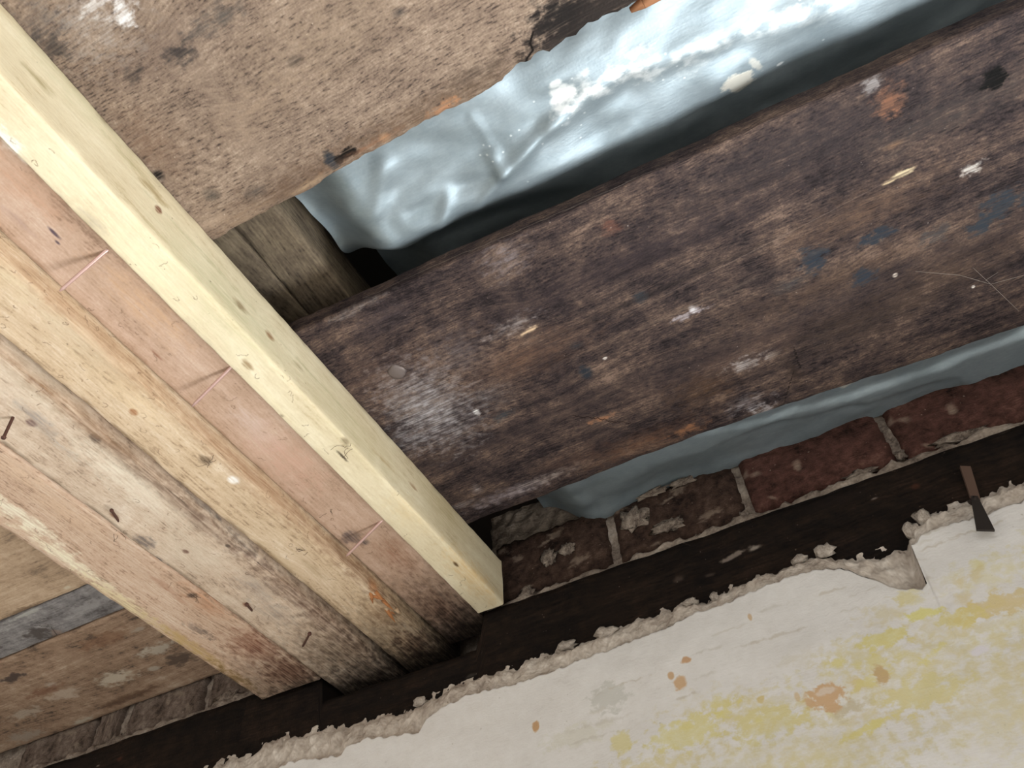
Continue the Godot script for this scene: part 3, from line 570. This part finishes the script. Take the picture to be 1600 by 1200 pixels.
# ------------------------------------------------------------------ joists
func joist_canvas(hm: float, cols: Array, k: Dictionary, seed_: int, marks: Array, hairs := 60, hair_v := 1.0):
	var cv := canvas(-1.12, 0.0, 1.2, hm, 1150.0, cols, k, seed_)
	for q in marks: patch(cv, q[0], q[1], q[2], q[3], q[4], q[5], q[6] if q.size() > 6 else 0.7, q[7] if q.size() > 7 else 1.0, q[8] if q.size() > 8 else 0.0, q[9] if q.size() > 9 else 0.3)
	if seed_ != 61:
		for e in [[0.30, 0.85, 0.9], [0.17, 1.0, 0.5]]: patch(cv, -1.13, hm * 0.4, e[0], hm * 1.1, "1a130e", e[1], e[2], 0.4, 0.0, 0.15)  # old joist ends: sooty stain, also standing in for shade at the wall
	curls(cv, hairs, seed_ * 3 + 1, "4d382a", hair_v)
	specks(cv, hairs, seed_ * 5, ["5a4332", "3f2f25"], 0.0012, 0.6)
	return cv

func build_joists():
	# new pale batten
	var t = thing("timber_batten", "clean pale new timber batten, the lightest one, running under the boards to the wall", "timber", Vector3(-0.514, 2.30, -0.3))
	var cv = joist_canvas(0.135, ["b59f75", "d2c09a", "dccda9", "e6dabb"], {fine = 0.12, mid = 0.15, coarse = 0.4, grain = 0.3, band = 0.5, pores = 0.08, lift = 0.05}, 61, NB, 40, 0.4)
	add_part(t, "batten_body", timber("z", -0.987, 0.45, -0.538, -0.491, 2.30, 2.3845, cv, {amp = 0.0006, wane = 0.0008, r = 0.003, seed = 3.0}), tex_mat(cv, 0.7, 0.05, 0.35))
	tuft(t, Vector3(-0.5, 2.299, -0.5815), 0.016, 3)
	# pinkish old joist behind it
	t = thing("old_joist", "pinkish brown old joist with copper nails, set back beside the pale new batten", "joist", Vector3(-0.587, 2.315, -0.3), "old joists under the boards")
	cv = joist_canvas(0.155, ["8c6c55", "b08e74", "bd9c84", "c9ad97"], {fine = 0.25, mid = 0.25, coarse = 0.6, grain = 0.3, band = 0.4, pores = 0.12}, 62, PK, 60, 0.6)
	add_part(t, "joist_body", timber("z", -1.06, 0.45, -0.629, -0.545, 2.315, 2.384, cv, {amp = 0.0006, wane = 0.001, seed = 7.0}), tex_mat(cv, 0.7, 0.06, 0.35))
	var copper := flat_mat(Color("cba9a0"), 0.35, 0.5)
	for q in COPPER:
		add_part(t, "copper_nail", rod([q[0] + (q[0] - q[1]) * 0.1, q[0], q[0].lerp(q[1], 0.93), q[1]], [0.0021, 0.0021, 0.002, 0.0008], 10), copper, "thin copper nail sticking out")
	# three old joists
	t = thing("old_joist", "narrow pale old joist with a torn splintered edge, beside the pinkish one", "joist", Vector3(-0.67, 2.29, -0.3), "old joists under the boards")
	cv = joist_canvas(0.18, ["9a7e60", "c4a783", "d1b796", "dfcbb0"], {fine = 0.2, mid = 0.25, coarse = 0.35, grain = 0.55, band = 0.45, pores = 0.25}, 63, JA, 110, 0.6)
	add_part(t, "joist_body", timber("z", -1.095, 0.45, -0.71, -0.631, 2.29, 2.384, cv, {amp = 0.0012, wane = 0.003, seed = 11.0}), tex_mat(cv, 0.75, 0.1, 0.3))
	tuft(t, Vector3(-0.6568, 2.289, -0.5054), 0.014, 4); tuft(t, Vector3(-0.6613, 2.289, -0.7126), 0.012, 5); tuft(t, Vector3(-0.5836, 2.289, -0.6608), 0.010, 9)
	splinters(t, Vector3(-0.631, 2.292, -0.87))
	t = thing("old_joist", "broad dusty grey-white old joist with rusty bent nails, middle of the old joists", "joist", Vector3(-0.774, 2.278, -0.3), "old joists under the boards")
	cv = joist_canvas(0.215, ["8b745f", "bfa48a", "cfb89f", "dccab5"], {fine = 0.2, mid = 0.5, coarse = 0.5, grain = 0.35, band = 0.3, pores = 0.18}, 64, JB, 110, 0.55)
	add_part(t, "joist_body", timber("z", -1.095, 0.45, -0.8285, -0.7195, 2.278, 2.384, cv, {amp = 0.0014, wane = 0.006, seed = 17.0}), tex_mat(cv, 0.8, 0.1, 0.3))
	var rust := flat_mat(Color("5a3d33"), 0.75, 0.4)
	for q in RUSTY:
		var d: Vector3 = (q[1] - q[0]).normalized()
		add_part(t, "rusty_nail", rod([q[0] - d * 0.012, q[0], q[1] - d * 0.002, q[1] - d * 0.002, q[1]], [0.0016, 0.0018, 0.0018, q[2], q[2] * 0.9], 10), rust, "rusty iron nail")
	tuft(t, Vector3(-0.8362, 2.277, -0.544), 0.012, 6)
	t = thing("old_joist", "weathered outer old joist with a whitish edge painted as if lit, leftmost, next to the left boards", "joist", Vector3(-0.89, 2.28, -0.3), "old joists under the boards")
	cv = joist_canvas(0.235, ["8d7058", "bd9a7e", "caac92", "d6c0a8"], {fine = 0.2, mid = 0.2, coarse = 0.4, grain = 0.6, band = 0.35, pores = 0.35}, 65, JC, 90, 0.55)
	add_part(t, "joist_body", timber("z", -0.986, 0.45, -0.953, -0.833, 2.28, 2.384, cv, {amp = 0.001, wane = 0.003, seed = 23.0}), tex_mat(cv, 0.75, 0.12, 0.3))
	tuft(t, Vector3(-0.8443, 2.279, -0.7027), 0.012, 8)
	# timbers above the boards, seen through the slot
	for q in [[-0.585, -0.503, 71, "shadowed rough timber above the boards at the slot's left end, the darker of two"], [-0.501, -0.438, 72, "timber above the boards at the slot's left end, next to the membrane"]]:
		t = thing("roof_timber", q[3], "timber", Vector3((q[0] + q[1]) / 2, 2.414, -0.4))
		cv = canvas(-0.6, 0, 0.4, 0.1, 900.0, ["382e23", "5e5040", "75654f", "8a7860"], {fine = 0.2, mid = 0.3, coarse = 0.4, grain = 0.5, band = 0.4}, q[2])
		patch(cv, -0.4582, -0.3478, 0.012, 0.014, "6a5a4a", 0.7); 
		add_part(t, "timber_body", timber("z", -0.86, 0.4, q[0], q[1], 2.457, 2.53, cv, {amp = 0.0015, wane = 0.002, seed = float(q[2])}), tex_mat(cv, 0.8, 0.1, 0.3))

func add_part(t, called, mesh, mat, label := ""):
	var m = obj(called, mesh, mat, t, label)
	m.position = -t.position
	return m

# a few loose strands caught on rough wood
func tuft(t, at: Vector3, size: float, seed_: int):
	var r := RandomNumberGenerator.new(); r.seed = seed_
	var st := SurfaceTool.new(); st.begin(Mesh.PRIMITIVE_TRIANGLES)
	for k in 4:
		var p := at + Vector3(r.randf_range(-1, 1), 0, r.randf_range(-1, 1)) * size * 0.45
		var d := Vector3(r.randf_range(-1, 1), r.randf_range(-0.5, -0.1), r.randf_range(-1, 1)).normalized()
		var pts := [p]; var rad := [0.0004]
		for s in 6:
			d = (d + Vector3(r.randf_range(-1, 1), r.randf_range(-0.5, 0.4), r.randf_range(-1, 1)) * 0.7).normalized()
			p += d * size * 0.2; p.y = clampf(p.y, at.y - 0.006, at.y - 0.0008); pts.append(p); rad.append(0.0003)
		rod(pts, rad, 4, st)
	st.generate_normals()
	add_part(t, "hair_tuft", st.commit(), flat_mat(Color("5a4838"), 0.95), "dark tuft of loose fibre")

func splinters(t, at: Vector3):
	var r := RandomNumberGenerator.new(); r.seed = 12
	var a := flat_mat(Color("a86f42"), 0.8); var b := flat_mat(Color("b89c7c"), 0.8)
	for k in 9:
		var p := at + Vector3(r.randf_range(-0.014, 0.001), r.randf_range(-0.001, 0.002), r.randf_range(-0.03, 0.03))
		var d: Vector3 = Vector3(r.randf_range(-0.3, 0.8), r.randf_range(-0.5, 0.05), r.randf_range(-1.6, -0.6)).normalized() * r.randf_range(0.014, 0.038)
		add_part(t, "splinter", rod([p, p + d * 0.5 + Vector3(0, -0.001, 0), p + d], [0.0038, 0.0028, 0.0004], 4), a if k % 3 else b, "torn orange wood splinter")

# tip is where the nail ends in the air
var COPPER := [[Vector3(-0.5554, 2.315, -0.2305), Vector3(-0.609, 2.285, -0.2334)], [Vector3(-0.5473, 2.315, -0.4165), Vector3(-0.6057, 2.288, -0.4254)], [Vector3(-0.5548, 2.315, -0.7396), Vector3(-0.6166, 2.288, -0.7503)]]
var RUSTY := [[Vector3(-0.7836, 2.278, -0.331), Vector3(-0.7831, 2.246, -0.3331), 0.0028], [Vector3(-0.7929, 2.278, -0.8881), Vector3(-0.7445, 2.258, -0.8438), 0.0032], [Vector3(-0.7994, 2.278, -0.7724), Vector3(-0.7832, 2.266, -0.7447), 0.003], [Vector3(-0.8142, 2.278, -0.5237), Vector3(-0.7962, 2.268, -0.4987), 0.0026]]

var NB := [[-0.2621, 0.0147, 0.10, 0.03, "e6d8ae", 0.6], [-0.1405, 0.0189, 0.06, 0.03, "e9d9b4", 0.6], [-0.8995, 0.0432, 0.10, 0.03, "d0a96c", 0.55], [-0.7278, 0.04, 0.06, 0.03, "d8bd88", 0.4], [-0.0916, 0.0035, 0.02, 0.012, "f0efe8", 0.9, 0.4, 1.4], [-0.1981, 0.0088, 0.02, 0.008, "b8a78c", 0.6, 0.6, 1.5], [-0.573, 0.0439, 0.010, 0.006, "6b5a40", 0.8, 0.5], [-0.5948, 0.0246, 0.014, 0.0025, "3c2f22", 0.9, 0.5, 1.5], [-0.8614, 0.0346, 0.008, 0.004, "5f4526", 0.9, 0.5], [-0.2115, -0.0048, 0.006, 0.004, "8d8272", 0.7, 0.5], [-0.3869, -0.009, 0.05, 0.012, "cdbd98", 0.5], [-0.4697, 0.0065, 0.06, 0.015, "e4d6ae", 0.5], [-0.4981, 0.0032, 0.004, 0.003, "6b5a44", 0.7],
	[-0.1211, 0.1399, 0.12, 0.05, "c9c096", 0.8, 0.9, 0.6], [-0.3384, 0.0608, 0.14, 0.05, "c3b98e", 0.8, 0.9, 0.6], [-0.5781, 0.0731, 0.14, 0.05, "c6b68a", 0.8, 0.9, 0.6], [-0.8178, 0.1094, 0.10, 0.05, "b39f70", 0.7, 0.9, 0.6], [-0.2148, 0.1054, 0.03, 0.008, "a28a5c", 0.9, 0.6, 0.8], [-0.2284, 0.089, 0.006, 0.006, "7a4f38", 0.95, 0.4], [-0.0729, 0.0887, 0.02, 0.008, "a69468", 0.7], [-0.3609, 0.0784, 0.016, 0.008, "957f5a", 0.9, 0.6], [-0.4122, 0.0806, 0.010, 0.006, "94704c", 0.9, 0.5], [-0.4149, 0.0195, 0.012, 0.006, "a08660", 0.8, 0.5], [-0.4679, 0.0801, 0.012, 0.006, "a39068", 0.7], [-0.7221, 0.0861, 0.014, 0.004, "8e6440", 0.85, 0.5], [-0.1851, 0.1115, 0.04, 0.006, "ab9c70", 0.6], [-0.6512, 0.0768, 0.05, 0.006, "b59a6c", 0.6], [-0.2967, 0.0942, 0.12, 0.004, "b0a478", 0.5], [-0.5069, 0.0896, 0.12, 0.003, "b0a478", 0.5]]
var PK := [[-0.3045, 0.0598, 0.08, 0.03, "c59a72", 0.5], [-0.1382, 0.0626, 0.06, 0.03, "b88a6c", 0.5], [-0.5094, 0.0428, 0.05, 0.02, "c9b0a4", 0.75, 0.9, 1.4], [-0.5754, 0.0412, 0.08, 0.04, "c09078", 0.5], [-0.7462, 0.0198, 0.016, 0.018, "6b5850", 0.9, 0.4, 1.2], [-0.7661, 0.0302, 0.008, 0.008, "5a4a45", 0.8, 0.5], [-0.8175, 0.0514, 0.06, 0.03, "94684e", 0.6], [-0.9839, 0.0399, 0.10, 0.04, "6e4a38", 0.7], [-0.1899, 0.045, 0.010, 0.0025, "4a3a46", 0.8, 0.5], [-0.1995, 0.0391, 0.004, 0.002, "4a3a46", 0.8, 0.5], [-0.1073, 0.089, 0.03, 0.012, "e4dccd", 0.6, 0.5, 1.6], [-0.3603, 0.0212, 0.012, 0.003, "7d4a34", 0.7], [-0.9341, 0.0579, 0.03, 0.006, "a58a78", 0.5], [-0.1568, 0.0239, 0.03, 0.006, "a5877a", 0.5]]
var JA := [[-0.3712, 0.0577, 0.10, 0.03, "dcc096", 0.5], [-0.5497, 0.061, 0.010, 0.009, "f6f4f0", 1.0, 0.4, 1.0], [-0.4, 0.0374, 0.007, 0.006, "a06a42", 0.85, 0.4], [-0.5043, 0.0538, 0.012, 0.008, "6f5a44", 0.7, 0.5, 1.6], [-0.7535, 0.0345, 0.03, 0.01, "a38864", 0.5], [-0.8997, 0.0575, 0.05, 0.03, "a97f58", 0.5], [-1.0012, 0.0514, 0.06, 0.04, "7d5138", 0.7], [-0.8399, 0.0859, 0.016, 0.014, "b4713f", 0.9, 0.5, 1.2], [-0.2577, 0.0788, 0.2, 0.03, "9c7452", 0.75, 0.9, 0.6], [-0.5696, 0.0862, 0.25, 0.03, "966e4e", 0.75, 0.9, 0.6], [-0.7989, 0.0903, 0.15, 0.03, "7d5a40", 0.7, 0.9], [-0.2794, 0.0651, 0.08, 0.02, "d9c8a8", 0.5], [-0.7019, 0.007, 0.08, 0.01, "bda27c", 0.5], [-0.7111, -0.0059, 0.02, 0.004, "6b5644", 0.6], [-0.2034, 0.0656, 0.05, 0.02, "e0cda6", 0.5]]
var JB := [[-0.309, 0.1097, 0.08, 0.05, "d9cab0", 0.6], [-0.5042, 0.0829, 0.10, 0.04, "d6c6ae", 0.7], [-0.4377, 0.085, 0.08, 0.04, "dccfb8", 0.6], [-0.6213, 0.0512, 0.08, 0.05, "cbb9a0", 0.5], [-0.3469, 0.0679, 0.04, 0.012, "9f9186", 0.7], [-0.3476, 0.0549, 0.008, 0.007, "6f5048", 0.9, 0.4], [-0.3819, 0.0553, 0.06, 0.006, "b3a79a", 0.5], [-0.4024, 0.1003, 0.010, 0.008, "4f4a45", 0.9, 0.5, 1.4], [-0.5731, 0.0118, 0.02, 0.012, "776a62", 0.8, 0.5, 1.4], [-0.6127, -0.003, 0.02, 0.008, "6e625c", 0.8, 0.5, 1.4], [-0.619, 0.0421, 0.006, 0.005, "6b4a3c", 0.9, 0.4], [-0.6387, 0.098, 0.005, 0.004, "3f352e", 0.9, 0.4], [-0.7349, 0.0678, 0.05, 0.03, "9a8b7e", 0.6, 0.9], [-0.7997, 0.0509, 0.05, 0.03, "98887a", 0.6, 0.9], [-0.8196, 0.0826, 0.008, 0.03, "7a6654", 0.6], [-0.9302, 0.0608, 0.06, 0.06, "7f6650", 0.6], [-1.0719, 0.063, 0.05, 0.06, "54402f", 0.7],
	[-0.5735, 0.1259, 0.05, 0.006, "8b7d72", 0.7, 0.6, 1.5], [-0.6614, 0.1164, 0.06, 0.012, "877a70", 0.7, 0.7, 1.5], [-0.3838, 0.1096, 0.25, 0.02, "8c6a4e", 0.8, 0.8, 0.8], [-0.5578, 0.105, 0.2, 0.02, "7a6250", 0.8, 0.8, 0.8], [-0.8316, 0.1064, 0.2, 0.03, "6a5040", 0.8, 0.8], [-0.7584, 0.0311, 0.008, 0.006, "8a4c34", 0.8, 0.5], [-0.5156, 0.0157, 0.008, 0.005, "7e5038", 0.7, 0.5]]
var JC := [[-0.4465, 0.0364, 0.10, 0.014, "e6dcc0", 0.85, 0.5, 1.2], [-0.5575, 0.0188, 0.12, 0.013, "e4d8b8", 0.85, 0.5, 1.2], [-0.6713, 0.0113, 0.10, 0.013, "d8c496", 0.8, 0.5, 1.2], [-0.8026, 0.0133, 0.10, 0.014, "b8965c", 0.8, 0.5, 1.2], [-0.9119, 0.0092, 0.06, 0.014, "94713f", 0.8, 0.6, 1.2], [-0.4793, 0.0904, 0.08, 0.03, "cca988", 0.5], [-0.7228, 0.1084, 0.06, 0.03, "b5805c", 0.6], [-0.8546, 0.0947, 0.06, 0.05, "7e4a34", 0.75], [-0.9406, 0.0897, 0.05, 0.05, "6b3f2c", 0.8], [-0.7745, 0.0509, 0.03, 0.010, "6a5a50", 0.7, 0.6, 1.6], [-0.7013, 0.1037, 0.008, 0.008, "4a3a30", 0.8, 0.5, 1.6], [-0.6708, 0.0841, 0.05, 0.01, "a5765a", 0.5], [-0.4008, 0.0996, 0.05, 0.02, "d3b292", 0.5]]  # the pale marks along the left edge paint a strongly lit chamfer

# ------------------------------------------------------------------ small things
func build_small():
	# flat iron spike
	var t = thing("iron_spike", "flat rusty iron spike driven at the wall plate, hanging over the painted plaster", "spike", Vector3(0.18, 2.22, -0.98))
	var st := SurfaceTool.new(); st.begin(Mesh.PRIMITIVE_TRIANGLES)
	add_part(t, "shank", strip(Vector3(0.1873, 2.2694, -0.997), Vector3(0.1727, 2.2021, -0.972), 0.0125, 0.0105, 0.004), flat_mat(Color("6a5346"), 0.7, 0.3))
	add_part(t, "blade", strip(Vector3(0.1731, 2.2061, -0.972), Vector3(0.161, 2.1461, -0.955), 0.0075, 0.019, 0.003), flat_mat(Color("2e2723"), 0.7, 0.3), "darker flared end")
	add_part(t, "rust_knot", lump(Vector3(0.1709, 2.1998, -0.972), Vector3(0.007, 0.006, 0.004), 0.6, 2.0, 3.0), flat_mat(Color("2b211c"), 0.9, 0.1), "dark rust lump")
	# bright broken stick at the top of the membrane
	t = thing("wood_splinter", "bright orange broken end of wood over the membrane at the top of the photo", "wood", Vector3(0.034, 2.39, -0.2972))
	add_part(t, "broken_wood", rod([Vector3(0.0215, 2.398, -0.3018), Vector3(0.0352, 2.396, -0.3005), Vector3(0.0589, 2.394, -0.2982)], [0.003, 0.006, 0.008], 5), flat_mat(Color("8f6140"), 0.8))
	# round nail head in the dusty board
	t = thing("nail_head", "round dull nail head in the dusty dark board", "nail", Vector3(-0.4187, 2.383, -0.5655))
	add_part(t, "head", lump(Vector3(-0.4194, 2.3845, -0.5666), Vector3(0.012, 0.003, 0.012), 0.12, 2.0, 2.0, 16), flat_mat(Color("6d625e"), 0.5, 0.35))
	# cobweb strands
	t = thing("cobweb", "few thin cobweb strands under the dark board near the right edge", "cobweb", Vector3(0.2874, 2.38, -0.8055))
	st = SurfaceTool.new(); st.begin(Mesh.PRIMITIVE_TRIANGLES)
	var web := [[Vector3(0.2115, 2.378, -0.7435), Vector3(0.2584, 2.374, -0.7736)], [Vector3(0.2584, 2.374, -0.7736), Vector3(0.2891, 2.37, -0.8031)], [Vector3(0.2891, 2.37, -0.8031), Vector3(0.3298, 2.376, -0.8158)], [Vector3(0.2891, 2.37, -0.8031), Vector3(0.3191, 2.378, -0.8738)], [Vector3(0.2891, 2.37, -0.8031), Vector3(0.276, 2.38, -0.7754)], [Vector3(0.2842, 2.37, -0.7938), Vector3(0.3034, 2.38, -0.7985)]]
	for q in web: rod([q[0], q[1]], [0.00024, 0.00024], 4, st)
	st.generate_normals()
	add_part(t, "strands", st.commit(), flat_mat(Color("8f857c"), 0.9))

func strip(a: Vector3, b: Vector3, wa: float, wb: float, th: float) -> ArrayMesh:
	var d := (b - a).normalized(); var side := d.cross(Vector3(0.15, -0.45, 1.0).normalized()).normalized(); var n := side.cross(d)
	var q := []
	for e in [[a, wa], [b, wb]]:
		for s in [[-1, -1], [1, -1], [1, 1], [-1, 1]]: q.append(e[0] + side * s[0] * e[1] * 0.5 + n * s[1] * th * 0.5)
	var st := SurfaceTool.new(); st.begin(Mesh.PRIMITIVE_TRIANGLES); st.set_smooth_group(-1)
	for f in [[0, 1, 5, 4], [1, 2, 6, 5], [2, 3, 7, 6], [3, 0, 4, 7], [3, 2, 1, 0], [4, 5, 6, 7]]:
		for k in [0, 1, 2, 0, 2, 3]: st.add_vertex(q[f[k]])
	st.generate_normals(); return st.commit()
